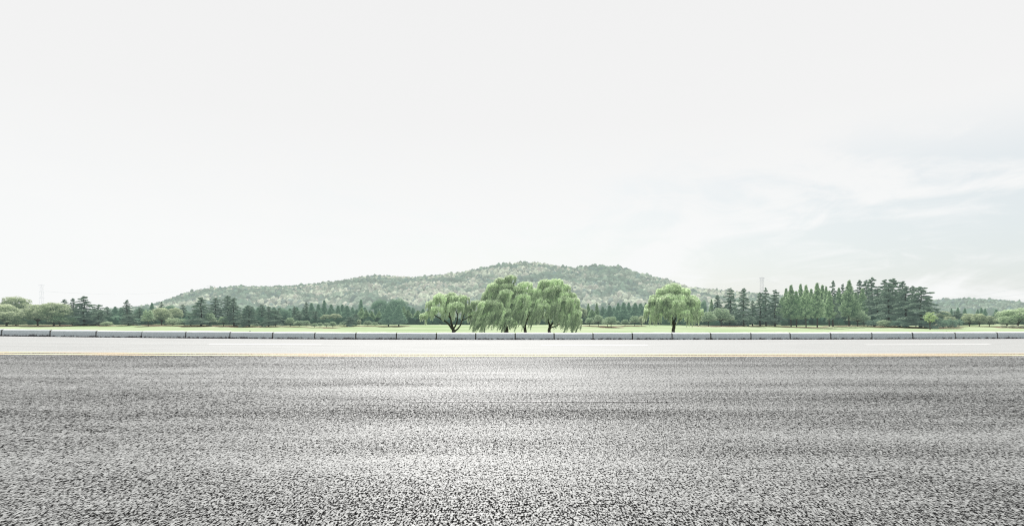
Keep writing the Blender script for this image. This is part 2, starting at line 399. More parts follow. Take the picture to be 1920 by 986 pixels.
def T_cherry(seed, H=4.2, W=6., mat='cherry', fans=13):
    """low spreading tree: limbs fan out to flat tiers of leaves"""
    rs.seed(seed); C=[];Nn=[];T=[]; tr = MB()
    tr.tube([(0, 0, -.3), (.04, 0, H*.16), (0, .05, H*.30)], [.15, .12, .11], 7)
    for b in range(fans*2):
        az = b*2.39996+rs.uniform(-.3, .3); tier = (b+.5)/(fans*2)
        r = W/2*math.sqrt(1-tier*.92)*rs.uniform(.62, 1.08); z = H*(.36+.60*tier)*rs.uniform(.93, 1.05)
        d = np.array([math.cos(az), math.sin(az), 0]); tip = d*r+[0, 0, z]
        tr.tube([(0, .02, H*.26), tuple(d*r*.45+[0, 0, H*.26+(z-H*.26)*.62]), tuple(tip)], [.06, .04, .012], 5, False)
        k = 150; s = rs.uniform(.25, 1.06, k); lat = rs.normal(size=k)*.17*W*.55
        c = d*(s*r)[:, None]+np.array([-d[1], d[0], 0])*lat[:, None]
        c[:, 2] += H*.30+(z-H*.30)*np.minimum(1, s*1.25)**.8 + rs.normal(size=k)*.10 - .09*np.abs(lat)
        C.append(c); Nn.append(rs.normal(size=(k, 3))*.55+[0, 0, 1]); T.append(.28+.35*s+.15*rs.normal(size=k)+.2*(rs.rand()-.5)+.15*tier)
    C = np.concatenate(C); n = len(C)
    return (leaves(mat+'_crown', C, np.concatenate(Nn), rs.uniform(.09, .22, n), rs.uniform(.06, .13, n), np.concatenate(T), M[mat]), tr.mesh(mat+'_trunk', M['bark_far']), H, W)

def T_willow(seed, pads, trunk_limbs, wind=-.22, spray=1.0, upright=.0, hang=1.0):
    """pads: (x, y, z, r, drop) mounds of foliage, each crested with leaves and hung with long wind-blown strands"""
    rs.seed(seed); C=[];A=[];Nn=[];T=[];S1=[];S2=[]; tr = MB()
    for pts, r0, r1 in trunk_limbs:
        P = [Vector(p) for p in pts]; Q=[]
        for i in range(len(P)-1):
            for k in range(4):
                t = k/4; Q.append(P[i].lerp(P[i+1], t)+Vector((.06*math.sin(5*t+i*2+seed), .05*math.cos(4*t+i), 0))*(1 if 0 < t else .0))
        Q.append(P[-1]); n = len(Q)
        tr.tube(Q, [r0+(r1-r0)*(i/(n-1))**.8 for i in range(n)], 8)
    for (x, y, z, r, drop) in pads:
        p = np.array([x, y, z]); ns = int(135*r*r*spray)+24
        pb = .26*(rs.rand()-.5)
        nl = max(7, ns//9)
        for l_ in range(nl):
          u0 = rs.rand(); az0 = rs.uniform(0, 2*math.pi); lt = rs.uniform(-.20, .24); ll = rs.uniform(.32, 1.15); lw = rs.uniform(.6, 1.35)
          for s_ in range(9):
            u = min(1, max(0, u0+rs.normal()*.05)); az = az0+rs.normal()*.13/(.3+u); rr = r*math.sqrt(u)*1.04
            st = p+np.array([math.cos(az)*rr, math.sin(az)*rr, .60*r*math.sqrt(max(0, 1-u))*rs.uniform(.75, 1.05)])
            ln = drop*ll*rs.uniform(.7, 1.0)*(.45+.55*u)*hang
            out = np.array([math.cos(az), math.sin(az), 0])*rs.uniform(.2, .4)*r*.6
            m = max(5, int(ln*8.5)); t = (np.arange(m)+rs.rand(m)*.7)/m
            c = st + out*(t**.6)[:, None] + np.array([wind*lw, wind*.25, 0])*(ln*t**1.4)[:, None]
            c[:, 2] += .16*np.sin(np.minimum(1, t*3)*math.pi)*r*.5 - ln*t**1.15
            c += rs.normal(size=(m, 3))*.04
            al = np.gradient(c, axis=0) + rs.normal(size=(m, 3))*.035
            C.append(c); A.append(al); Nn.append(np.cross(al, rs.normal(size=(m, 3)))+[0, 0, .35]+1e-4)
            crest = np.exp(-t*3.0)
            T.append(.13+pb+lt+.82*crest+.10*rs.normal(size=m)+.10*u)  # lit crest and shaded strands painted through the tint
            S1.append(rs.uniform(.12, .24, m)); S2.append(rs.uniform(.028, .062, m)*(1+.6*crest))
        k = int(280*r*r*spray)+40                       # the crest itself: loose upper leaves
        dv = unit(rs.normal(size=(k, 3))); dv[:, 2] = np.abs(dv[:, 2])
        c = p + dv*(r*rs.uniform(.75, 1.05, k))[:, None]*np.array([1, 1, .60]); C.append(c)
        al = rs.normal(size=(k, 3))*.6+dv*.4+[wind*1.5, 0, -.35]; A.append(al); Nn.append(np.cross(al, rs.normal(size=(k, 3)))+dv*.8)
        T.append(.62+pb+.18*rs.normal(size=k)); S1.append(rs.uniform(.11, .22, k)); S2.append(rs.uniform(.04, .085, k))  # crest leaves carry a painted highlight tint
    C = np.concatenate(C); A = np.concatenate(A)
    keep = C[:, 2] > .25
    C = C[keep]; A = A[keep]; Nn = np.concatenate(Nn)[keep]
    A = unit(A); Nn = Nn-A*np.sum(Nn*A, 1, keepdims=True)
    return leaves('willow_crown', C, Nn, np.concatenate(S1)[keep], np.concatenate(S2)[keep], np.concatenate(T)[keep], M['willow'], along=A), tr.mesh('willow_trunk', M['bark'], True)

# ---------------------------------------------------------------- the willows beside the road
ORD = 'first second third fourth fifth sixth seventh eighth ninth tenth eleventh twelfth thirteenth fourteenth fifteenth sixteenth seventeenth eighteenth nineteenth twentieth'.split()
ORD += ['twenty-'+w for w in ORD[:9]] + ['thirtieth'] + ['thirty-'+w for w in ORD[:9]]+['fortieth']
def tree_root(name, loc, label, cat, group=None):
    o = bpy.data.objects.new(name, None); o.empty_display_size = .5; link(o); o.location = loc
    return tag(o, label, cat, group)
DW = 86.0; u = DW/F                                   # metres per photo pixel at the willows
ZB = -1.2
def wpads(px0, rows):
    zb = groundz((px0-CX)*u, DW)
    return [((px-px0)*u, dy, CAMH-(py-HOR)*u-float(zb), r*u, dr*u) for (px, py, r, dr, dy) in rows]
def limb(px0, pts, r0, r1):
    zb = float(groundz((px0-CX)*u, DW))
    return ([((px-px0)*u, dy, CAMH-(py-HOR)*u-zb) for (px, py, dy) in pts], r0, r1)
def willow(px0, rows, limbs, label, seed, **kw):
    x, y, z = at_depth(px0, DW)
    o = tree_root('willow_tree', (x, y, z), label, 'willow', 'willows standing just behind the barrier')
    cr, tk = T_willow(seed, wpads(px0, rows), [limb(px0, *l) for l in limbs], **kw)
    obj('crown', cr, o); obj('trunk', tk, o); return o
# W1 : spreading, dark forked limbs visible
willow(850, [(848,562,15,40,0),(826,560,15,44,.4),(866,562,14,40,-.4),(810,571,12,36,.2),(838,574,15,32,1.6),(858,576,15,30,-1.5),(878,578,12,42,.3),
             (803,590,10,26,.4),(795,593,8,24,-.3),(822,582,12,28,-1.3),(886,591,10,30,.3),(892,571,12,34,.6),(846,554,9,30,.2)],
       [([(850,636,0),(850,622,0),(847,608,.2)],.30,.19),([(849,618,0),(838,604,-.4),(825,596,-.6),(812,588,-.5)],.16,.05),([(847,610,.1),(843,592,.3),(840,570,.3)],.15,.04),
        ([(850,618,0),(856,604,.4),(858,585,.5),(862,566,.3)],.14,.03),([(852,622,0),(862,612,-.3),(868,598,-.4),(874,580,-.2)],.14,.04),([(866,601,-.3),(877,595,-.2),(886,590,0)],.08,.03),([(843,596,.3),(832,580,.2),(824,562,.1)],.08,.03),([(858,590,.4),(850,575,-.2),(848,560,-.2)],.07,.02)],
       'spreading willow with dark forked trunk, leftmost of the willow row behind the barrier', 11, wind=-.10, spray=.9)
# W2 : tallest, leaning plume
willow(948, [(958,523,11,40,0),(940,529,13,44,.3),(927,538,12,48,-.2),(916,552,10,44,.2),(952,540,14,40,-.5),(940,556,15,38,.6),(922,570,14,40,-.8),(908,584,13,38,.3),
             (900,596,11,36,-.3),(925,590,14,36,-1.2),(945,586,15,34,-1.5),(962,570,14,38,-.8),(966,588,13,34,-.3),(955,600,10,28,-1.6),(892,606,8,22,.2),(938,604,9,24,-1.3),(912,572,12,40,-1.6),(930,572,13,36,-2.2),(950,552,13,36,-1.8),(903,606,8,22,-1.0),(962,606,8,20,-1.0)],
       [([(949,636,0),(949,622,0),(948,606,0)],.42,.30),([(948,610,0),(946,594,.2),(944,570,.2),(952,535,.2)],.26,.05),([(948,608,0),(936,604,-.4),(924,596,-.5),(914,584,-.3)],.16,.04),([(949,606,0),(960,594,-.3),(966,578,-.2),(970,566,0)],.18,.05),([(945,580,.2),(932,560,.1),(926,545,0)],.12,.03)],
       'tallest willow of the row, its plume rising above the neighbours', 12, wind=-.36, spray=1.2, hang=1.16)
# W3 : narrow middle one
willow(985, [(985,536,13,42,.3),(972,545,13,44,-.2),(997,548,12,40,.2),(982,560,15,40,-.7),(1000,570,12,36,-.5),(970,572,12,38,.2),(990,584,13,32,-.8),(976,596,9,24,-.4)],
       [([(985,636,0),(985,622,0),(984,604,0)],.26,.20),([(984,606,0),(992,590,.2),(998,574,.1),(1000,558,0)],.16,.04),([(984,605,0),(978,588,-.2),(980,560,0),(984,544,0)],.15,.04)],
       'slim willow squeezed between the tallest willow and the broad one on its right', 13, wind=-.30, spray=1.2, hang=1.16)
# W4 : broad, strands to the ground on its right
willow(1031, [(1024,532,13,44,.2),(1042,532,14,46,-.2),(1058,541,13,50,.3),(1012,548,12,42,.3),(1032,548,15,44,-.8),(1050,556,15,48,-.9),(1070,556,12,54,.2),(1003,562,11,38,0),(1020,566,14,38,-1.0),(1044,574,15,36,-1.3),
              (1066,576,14,50,-.9),(1080,580,11,42,.2),(1058,592,13,36,-1.4),(1074,597,11,30,-1.0),(1084,601,7,28,.1),(1010,584,11,32,-.6),(1030,590,11,22,.8),(1064,604,9,22,-1.5),(1078,588,11,38,-1.6),(1055,565,13,44,-2.0),(1018,575,11,34,-1.9),(1072,566,12,46,-1.2),(1040,545,13,40,-1.4)],
       [([(1030,636,0),(1030,622,0),(1031,610,0)],.27,.20),([(1031,612,0),(1028,598,.1),(1024,580,0),(1022,548,0)],.15,.04),([(1031,612,0),(1040,602,-.3),(1046,588,-.2),(1050,560,0)],.15,.04),([(1032,614,0),(1044,611,-.5),(1054,602,-.6),(1064,585,-.3)],.12,.04)],
       'broad willow trailing strands to the ground, rightmost of the joined willow row', 14, wind=-.24, spray=1.2, hang=1.16)
# W5 : lone round one
willow(1262, [(1262,546,17,34,0),(1244,549,14,38,.2),(1280,549,14,38,-.2),(1230,560,12,38,-.2),(1296,561,12,42,.2),(1250,562,16,34,-1.2),(1272,563,16,34,-1.3),(1222,574,10,36,.3),(1301,576,10,42,-.3),(1236,578,14,34,-1.0),
              (1288,580,14,32,-1.0),(1260,580,16,22,-1.4),(1227,592,9,28,.2),(1299,592,9,26,.3),(1244,592,12,22,-.8),(1281,592,12,22,-.9),(1262,545,20,30,.8),(1240,566,14,34,-1.7),(1286,567,14,34,-1.7),(1262,572,15,28,-2.2),(1217,584,10,30,-.6),(1307,585,10,28,-.5),(1224,566,11,36,-.9),(1299,568,11,36,-.9),(1262,540,13,30,0),(1232,596,9,18,.6),(1293,597,9,18,.4),(1253,588,12,18,-2.0),(1273,588,12,18,-2.0)],
       [([(1262.5,636,0),(1262.5,622,0),(1263,607,0)],.27,.21),([(1263,609,0),(1256,600,-.2),(1246,590,-.3),(1236,574,-.2)],.12,.04),([(1263,608,0),(1261,594,.1),(1256,572,0),(1254,556,0)],.13,.04),([(1263,608,0),(1268,594,.2),(1272,572,0),(1276,556,0)],.13,.04),([(1264,610,0),(1273,600,-.2),(1284,590,-.2),(1293,572,0)],.12,.04)],
       'lone round willow with straight dark trunk standing apart behind the barrier', 15, wind=-.08, spray=1.15, hang=.93)

# ---------------------------------------------------------------- trees across the field
VAR = {
 'cedar': [T_cedar(21), T_cedar(22, W=5.6, nb=44), T_cedar(23, W=7.4, power=.6), T_cedar(24, W=4.6, nb=40, base=.16, bare=.15)],
 'layer': [T_cedar(31, H=8, W=8, nb=32, round_top=True), T_cedar(32, H=8, W=7, nb=30, round_top=True, base=.16)],
 'redwood': [T_redwood(41), T_redwood(42, W=3.8, nb=105), T_redwood(43, W=2.7, nb=85, power=.85)],
 'darkwood': [T_redwood(51, mat='darkwood', base=.1, W=3.6), T_redwood(52, mat='darkwood', base=.08, W=3.0, power=.85)],
 'broad': [T_broad(61), T_broad(62, nblob=40), T_broad(63, W=7, nblob=30)],
 'olive': [T_broad(64, mat='olive', nblob=36, low=.04)],
 'darkbroad': [T_broad(65, mat='darkwood', low=.05), ],
 'cherry': [T_cherry(71), T_cherry(72, W=7), T_cherry(73, H=4.6, W=5.2)],
 'sapling': [T_broad(81, H=5, W=3.4, mat='sapling', trunk=.3, low=.24, nblob=16, kper=120, limbs=4)],
 'shrub': [T_broad(91, H=3, W=5, mat='olive', trunk=.1, low=-.1, nblob=18, kper=150, lsz=1.4), T_broad(92, H=3, W=4, mat='darkwood', trunk=.1, low=-.1, nblob=16, kper=150, lsz=1.4)],
 'pale_shrub': [T_broad(93, H=3, W=5, mat='pale_shrub', trunk=.1, low=-.1, nblob=16, kper=150, lsz=1.4)],
}
DESC = {'cedar': ('cedar_tree', 'dark layered cedar', 'cedar'), 'layer': ('cedar_tree', 'round-topped layered cedar', 'cedar'),
 'redwood': ('conifer_tree', 'light green feathery conifer', 'conifer'), 'darkwood': ('conifer_tree', 'hazy dark conifer', 'conifer'),
 'broad': ('broadleaf_tree', 'rounded pale green broadleaf tree', 'tree'), 'olive': ('broadleaf_tree', 'billowing olive green tree', 'tree'),
 'darkbroad': ('broadleaf_tree', 'hazy bluish broadleaf tree', 'tree'), 'cherry': ('spreading_tree', 'low flat-topped spreading tree', 'tree'),
 'sapling': ('young_tree', 'bright yellow-green young tree', 'young tree'), 'shrub': ('shrub', 'dark rounded shrub', 'shrub'), 'pale_shrub': ('shrub', 'pale dry shrub', 'shrub')}
# kind, photo x, base y (or -distance), top y, crown width in px, variant
G = []
def g(phrase, group, rows): G.append((phrase, group, rows))
g('in the leafy clump at the left edge', 'trees in the leafy clump at the left edge', [
 ('broad',5,-165,569,62,0),('broad',28,-195,556,46,1),('broad',12,611,582,52,2),('broad',50,-190,578,34,1),('broad',71,610,568,44,2),('broad',101,611,566,54,0),
 ('cherry',112,611,590,42,0),('cherry',136,610.5,594,26,1),('shrub',52,-200,595,26,0),('shrub',30,610.5,600,30,0),('shrub',88,-200,596,40,1),('broad',-30,-170,572,50,1)])
g('right of the leafy clump', 'cedars right of the leafy clump', [
 ('cedar',121,-215,561,26,3),('cedar',137,-210,559,26,3),('cedar',157,609.6,555,50,0),('layer',185,609.8,571,34,0),('cedar',201,-200,575,22,1),('shrub',146,-200,592,34,1),('shrub',168,-210,594,30,1),
 ('darkwood',216,-215,575,16,0),('darkwood',227,-215,577,14,1),('cedar',238,-212,562,24,3),('layer',241,610,590,34,1),('shrub',222,-185,592,28,1),('cedar',262,-200,576,26,1),
 ('shrub',200,611,603,20,0)])
g('around the shaded mound before the hill', 'trees around the shaded mound', [
 ('cherry',278,611.6,579,27,2),('broad',303,609,576,34,0),('broad',290,-205,582,24,2),('broad',329,-190,577,26,1),('cedar',343,-205,571,24,1),('shrub',324,610.5,596,24,0),('cherry',345,610.8,597,28,0),
 ('darkwood',285,-270,568,12,0),('cedar',303,-275,565,16,1),('darkbroad',268,-260,578,26,0),('darkbroad',315,-270,572,26,0),('shrub',265,-190,596,30,1),('shrub',312,-190,596,26,1),('shrub',285,-192,600,24,1)])
g('in the cedar clump below the hill left slope', 'cedars below the left slope of the hill', [
 ('cedar',377,611,557,48,0),('cedar',404,-185,558,36,1),('cedar',427,-186,554,34,2),('cedar',438,611,558,34,0),('cherry',393,611,585,28,1),('cherry',419,611,592,24,2),('shrub',358,611,597,24,1),('shrub',408,-190,596,40,1),
 ('broad',449,-200,590,12,2)])
g('left of the long conifer row', 'trees left of the long conifer row', [
 ('cedar',467,612.2,572,42,2),('cedar',491,-176,571,28,1),('cedar',504,612,574,28,0),('layer',517,612,581,34,1),('darkbroad',535,-185,578,22,0),('cedar',523,-195,577,22,1),('cedar',552,-195,574,16,1),
 ('layer',560,-180,583,22,0),('cedar',574,-190,566,18,1),('cherry',544,612,594,22,2),('cherry',561,612.4,600,22,0),('cherry',574,612,600,18,1),('shrub',490,-182,598,30,1),
 ('layer',591,-172,583,21,1),('broad',611,-176,589,22,0),('broad',628,-176,588,24,1),('cherry',590,614,605,15,2),('cherry',600,613.6,604,14,0),('cherry',612,614,604,16,1),('cherry',624,614.6,602,18,2),('shrub',637,-190,598,30,1)])
g('in the long conifer row below the hill', 'conifers in the long row below the hill', [
 ('darkwood',584,-235,568,14,0),('darkwood',597,-240,570,12,1),('darkwood',608,-245,563,11,1),('darkwood',621,-235,571,14,0),('darkwood',634,-230,573,14,0),('darkwood',642,-240,571,12,1),('darkwood',651,-215,573,15,0),('darkwood',661,-225,576,13,0),
 ('darkwood',677,-235,562,11,1),('redwood',678,-195,577,14,1),('darkwood',669,-215,580,12,1),('redwood',687,-190,582,13,0),('redwood',697,-195,583,12,1),('darkwood',705,-205,579,12,1),('redwood',711,-190,583,11,0),('darkwood',719,-200,578,13,0),
 ('darkwood',728,611.6,573,20,0),('darkwood',738,-200,574,13,1),('darkwood',748,611.6,572,20,0),('redwood',757,-190,575,13,1),('redwood',765,-190,581,15,1),('darkwood',774,-200,577,14,0),('redwood',783,-195,582,16,1),('darkwood',793,-205,579,15,0),('redwood',805,-200,584,14,0),
 ('darkbroad',711,-300,561,28,0),('darkbroad',745,-300,560,34,0),('layer',657,611.6,594,28,0),('layer',668,-185,589,20,1),('cherry',645,611.4,603,22,1),('broad',673,611.2,598,9,2),('cherry',690,611.4,600,19,0),('cherry',703,611.4,603,15,1),
 ('shrub',640,-190,601,30,1),('shrub',720,-185,603,30,1),('shrub',760,-188,603,36,1)])
g('seen between the willows', 'trees across the field behind the willows', [
 ('darkwood',816,-205,584,16,0),('darkwood',830,-205,588,16,0),('darkwood',872,-205,588,18,0),('darkwood',888,-200,584,16,1),('shrub',824,-195,600,36,1),('shrub',870,-195,600,44,1),('shrub',910,-195,600,40,1),('shrub',960,-195,602,50,1),('shrub',1010,-195,601,50,1),('shrub',1052,-195,601,46,1),
 ('darkwood',905,-205,584,18,0),('darkwood',965,-205,586,18,0),('darkwood',1005,-205,586,18,0),('darkwood',1020,-205,590,18,1),('darkwood',1060,-205,586,18,0)])
g('between the willow row and the lone willow', 'trees between the willow row and the lone willow', [
 ('broad',1092,-185,575,18,2),('redwood',1103,-190,569,9,2),('redwood',1119,-190,568,8,2),('redwood',1110,-185,580,16,1),('cherry',1105,611,594,20,2),('cherry',1122,611.4,589,24,1),('cherry',1139,612.4,595,24,0),('cherry',1146,613.8,592,32,1),('cherry',1172,611,598,20,2),('cherry',1190,611,591,22,0),('broad',1203,611.2,591,12,2),
 ('darkwood',1130,-210,575,14,0),('darkwood',1143,-205,573,15,1),('darkwood',1151,-215,577,16,0),('darkwood',1159,-200,568,14,0),('darkwood',1169,-195,567,14,1),('darkwood',1179,-205,567,14,0),('darkwood',1191,-190,568,18,0),('darkwood',1201,-205,569,15,1),('darkwood',1211,-205,568,15,0),('darkwood',1221,-205,572,16,0),
 ('shrub',1100,-200,600,30,1),('shrub',1130,-200,600,40,1),('shrub',1165,-200,601,40,1),('shrub',1200,-200,600,40,1),('shrub',1240,-200,602,40,1),('shrub',1285,-200,600,40,1)])
g('between the lone willow and the conifer grove', 'trees between the lone willow and the grove', [
 ('darkbroad',1318,-230,562,12,0),('redwood',1334,-225,561,8,2),('cedar',1345,-205,553,26,3),('cedar',1369,-200,540,34,1),('cedar',1394,611.3,540,34,0),('cedar',1411,610.8,563,20,3),('cedar',1425,611,548,28,3),('cedar',1436,611,539,24,1),('cedar',1453,611.5,543,30,1),
 ('cherry',1309,611.5,585,20,2),('cherry',1328,611.5,582,32,0),('cherry',1352,611.3,575,44,1),('cherry',1368,610.6,592,28,2),('cherry',1338,-185,588,30,0),('cherry',1416,-190,592,24,0),('shrub',1345,-200,601,50,1),('shrub',1388,-195,600,36,1),('shrub',1425,-205,598,40,1),('shrub',1455,-200,598,26,1)])
g('in the light green conifer grove', 'conifers in the light green grove', [
 ('redwood',1466,-185,558,18,1),('redwood',1474,-188,541,16,0),('redwood',1483,612.6,535,22,1),('redwood',1493,612.8,546,16,2),('redwood',1501,-195,533,16,0),('redwood',1511,613.6,535,20,1),('redwood',1521,-190,542,15,2),('redwood',1532,613.6,531,20,0),('redwood',1542,-190,535,16,2),('redwood',1549,-186,537,15,1),
 ('redwood',1555,612,545,14,2),('cedar',1562,611.6,526,22,3),('redwood',1573,-188,540,18,1),('cedar',1580,-200,532,18,3),('redwood',1592,611.2,526,24,1),('redwood',1604,-190,548,16,0),('redwood',1617,-188,541,15,2),
 ('redwood',1487,-205,556,16,0),('redwood',1506,-205,553,16,1),('redwood',1526,-210,552,16,0),('redwood',1538,-180,556,12,2),('redwood',1566,-205,552,16,1),('redwood',1583,-205,553,16,0),('shrub',1490,-215,600,40,1),('shrub',1530,-215,600,44,1),('shrub',1572,-215,600,44,1)])
g('in the great cedar clump on the right', 'cedars in the great clump on the right', [
 ('cedar',1612,-205,525,26,3),('cedar',1624,-205,525,26,3),('cedar',1634,-195,520,36,0),('cedar',1645,-182,540,44,2),('cedar',1658,-192,524,34,1),('cedar',1666,611.8,530,44,2),('cedar',1675,-176,522,50,0),('cedar',1692,-188,527,34,3),('cedar',1698,613,536,36,1),('cedar',1711,-184,536,26,3),
 ('cedar',1726,614.5,537,56,2),('cedar',1740,-178,560,30,1),('cherry',1608,611.2,578,38,1),('cherry',1620,611,588,26,2),('shrub',1640,612,599,30,1),('shrub',1662,613,600,30,0),('shrub',1685,613.6,600,34,1),('shrub',1710,-180,600,30,1),('shrub',1735,614.5,602,24,1),('shrub',1620,-205,600,36,1)])
g('at the far right below the low hill', 'trees below the low hill at the right', [
 ('sapling',1744,618,584,24,0),('broad',1768,-165,583,24,1),('layer',1793,-168,583,28,0),('broad',1781,-150,592,22,2),('broad',1818,611.6,586,24,2),('broad',1836,612.2,587,26,0),('broad',1855,611.6,592,22,1),('layer',1875,-172,592,18,1),
 ('shrub',1768,-140,600,18,1),('shrub',1783,-142,598,20,1),('shrub',1798,612.6,599,14,1),('pale_shrub',1758,613.6,607,16,0),('pale_shrub',1778,614.6,607,20,0),('pale_shrub',1790,614,609,18,0),('olive',1908,613,577,70,0),('olive',1888,613.6,592,30,0),
 ('darkwood',1784,-250,578,7,0),('darkwood',1796,-250,577,8,1),('darkwood',1809,-250,578,9,0),('darkwood',1833,-250,580,8,0),('darkwood',1840,-255,577,8,1),('darkwood',1847,-250,578,8,0),('darkwood',1868,-250,580,11,0),('darkwood',1883,-250,581,9,1),
 ('shrub',1815,-190,600,36,1),('shrub',1850,-190,600,40,1),('pale_shrub',1900,615,609,20,0),('pale_shrub',1919,615,609,20,0),('pale_shrub',1881,614.6,609,12,0)])
rb = random.Random(5)
g('in the back rank left of the spreading willow', 'conifers in the hazy back rank', [('darkwood', px+rb.uniform(-3, 3), -rb.uniform(218, 262), rb.uniform(575, 585), rb.uniform(11, 17), rb.randint(0, 1)) for px in range(446, 812, 10)])
g('in the back rank left of the lone willow', 'conifers in the back rank by the lone willow', [('darkwood', px+rb.uniform(-3, 3), -rb.uniform(220, 262), rb.uniform(574, 584), rb.uniform(11, 17), rb.randint(0, 1)) for px in range(1094, 1322, 10)])
g('in the low back rank before the hill', 'trees in the low back rank before the hill', [('darkbroad' if i % 2 else 'darkwood', px+rb.uniform(-3, 3), -rb.uniform(218, 250), rb.uniform(583, 590), rb.uniform(14, 22), 0) for i, px in enumerate(range(166, 375, 11))])
protos = {}
WID = {'cedar': 1.4, 'layer': 1.12, 'redwood': 1.28, 'darkwood': 1.5, 'cherry': 1.1, 'broad': 1.1, 'darkbroad': 1.15, 'shrub': 1.15}
treepos = []
for phrase, group, rows in G:
    cnt = {}
    tot = {}
    for r in rows: tot[r[0]] = tot.get(r[0], 0)+1
    for kind, px, b, top, w, v in sorted(rows, key=lambda r: r[1]):
        x, D, z = place(px, b) if b > 0 else at_depth(px, -b)
        h = CAMH-(top-HOR)/F*D - z; wid = w/F*D*WID.get(kind, 1.0)*(1.22 if 'great' in phrase and kind == 'cedar' else 1)
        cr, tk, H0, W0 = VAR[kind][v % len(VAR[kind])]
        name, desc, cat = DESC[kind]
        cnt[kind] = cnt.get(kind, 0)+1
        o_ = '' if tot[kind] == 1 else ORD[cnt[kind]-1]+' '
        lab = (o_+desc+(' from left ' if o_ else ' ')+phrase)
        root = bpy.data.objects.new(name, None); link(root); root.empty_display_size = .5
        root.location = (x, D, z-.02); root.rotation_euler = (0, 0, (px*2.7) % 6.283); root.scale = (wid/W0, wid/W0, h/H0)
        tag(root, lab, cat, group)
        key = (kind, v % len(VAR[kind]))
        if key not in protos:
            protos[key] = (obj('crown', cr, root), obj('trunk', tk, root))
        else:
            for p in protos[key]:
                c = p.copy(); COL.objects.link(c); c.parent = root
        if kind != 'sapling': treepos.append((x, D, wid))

# ---------------------------------------------------------------- ground sheet, soil under the trees
xs = np.unique(np.concatenate([-np.geomspace(200, 5000, 14), np.linspace(-200, 200, 201), np.geomspace(200, 5000, 14)]))
ys = np.unique(np.concatenate([np.linspace(-60, 34, 10), np.linspace(34, 60, 14), np.linspace(60, 240, 121), np.geomspace(240, 6000, 20)]))
gme, GV = sheet('ground', xs, ys, groundz, M['ground'])
soil = np.zeros(len(GV))
for (x, D, wd) in treepos:
    d2 = ((GV[:, 0]-x)/(wd*.55+.6))**2+((GV[:, 1]-D+.2)/(wd*.42+1.0))**2
    soil = np.maximum(soil, np.exp(-d2*.55))
soil *= np.clip((GV[:, 1]-125)/20, 0, 1)
a = gme.attributes.new('soil', 'FLOAT', 'POINT'); a.data.foreach_set('value', soil.astype(np.float32))
tag(obj('ground', gme), 'flat mown grass field with bare soil under the trees', kind='structure')

# ---------------------------------------------------------------- hills
RX = [-900,-300,0,200,275,300,327,347,387,410,454,520,560,620,680,720,770,800,860,900,940,975,1000,1040,1080,1110,1160,1200,1250,1290,1340,1380,1440,1500,1600,1700,1750,1780,1830,1880,1920,2000,2200,2600,3000]
RY = [592,592,590,584,577,569,559,552,544,542,539,540,537,531,521,519,521,520,513,506,498,494,494,499,504,500,502,514,526,539,545,549,554,562,572,573,566,563,564,566,571,578,590,592,592]
def ridge(px): return np.interp(px, RX, RY)
def hillz(px, D):
    px = np.asarray(px, float); D = np.asarray(D, float)
    t = np.clip((D-345)/475, 0, 1)
    A = np.sin(t*math.pi/2)**1.15; hgt = HOR-ridge(px)-4
    back = np.clip((D-820)/700, 0, 1)
    am = np.sin(t*math.pi)*(1-t)*np.clip((hgt-6)/60, 0, 1)
    spur = 9.0*np.sin(px*.021+D*.006)*np.sin(D*.017+1+px*.004)*am + 4*np.sin(px*.05+D*.01)*am
    return -1.6*(1-A) + A*(CAMH+hgt/F*np.minimum(D, 820))*(1-back**1.3) + spur
PX = np.linspace(-900, 3000, 261); DD = np.concatenate([np.linspace(345, 820, 50), np.linspace(850, 1520, 12)])
P2, D2 = np.meshgrid(PX, DD); Z2 = hillz(P2, D2)
HV = np.stack([(P2-CX)/F*D2, D2, Z2], -1).reshape(-1, 3); nx = len(PX)
ii = (np.arange(nx-1)[None, :]+nx*np.arange(len(DD)-1)[:, None]).ravel()
tag(obj('hills', np_mesh('hills', HV, np.stack([ii, ii+1, ii+1+nx, ii+nx], 1), M['hill_soil'], smooth=True)), 'low wooded hills behind the field', kind='structure')

def ico(sub=2):
    import bmesh
    bm = bmesh.new(); bmesh.ops.create_icosphere(bm, subdivisions=sub, radius=1)
    V = np.array([v.co[:] for v in bm.verts]); Fc = np.array([[v.index for v in f.verts] for f in bm.faces]); bm.free()
    return V, Fc
IV, IF = ico(2)
def forest(name, P, rad, hgt, col, mat):
    """one lumpy, ragged crown per point, all in a single mesh"""
    n = len(P); k = len(IV)
    out = np.empty((n, k, 3)); 
    shapes = []
    for s in range(12):
        rs.seed(500+s); d = 1+rs.uniform(-.34, .34, k)
        shapes.append(IV*d[:, None])
    shapes = np.array(shapes); rs.seed(900)
    si = rs.randint(0, 12, n); ang = rs.uniform(0, 6.283, n); ca, sa = np.cos(ang), np.sin(ang)
    sh = shapes[si]
    out[..., 0] = (sh[..., 0]*ca[:, None]-sh[..., 1]*sa[:, None])*rad[:, None]+P[:, None, 0]
    out[..., 1] = (sh[..., 0]*sa[:, None]+sh[..., 1]*ca[:, None])*rad[:, None]+P[:, None, 1]
    out[..., 2] = sh[..., 2]*hgt[:, None]+P[:, None, 2]
    Fc = (IF[None]+(np.arange(n)*k)[:, None, None]).reshape(-1, 3)
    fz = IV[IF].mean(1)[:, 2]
    br = (1+.30*fz)[None, :]*(1+.10*rs.normal(size=(n, len(IF))))  # top light and underside shade put into the face colour
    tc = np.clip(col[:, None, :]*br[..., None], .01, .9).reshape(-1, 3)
    return np_mesh(name, out.reshape(-1, 3), Fc, mat, tc)
def fbm(px, D, s, seed):
    return np.array([mnoise.fractal(Vector((a*s*.8+seed, b*s+seed*3.1, seed)), .6, 2.1, 4) for a, b in zip(px*.6, D)])
rs.seed(77)
NH = 36000
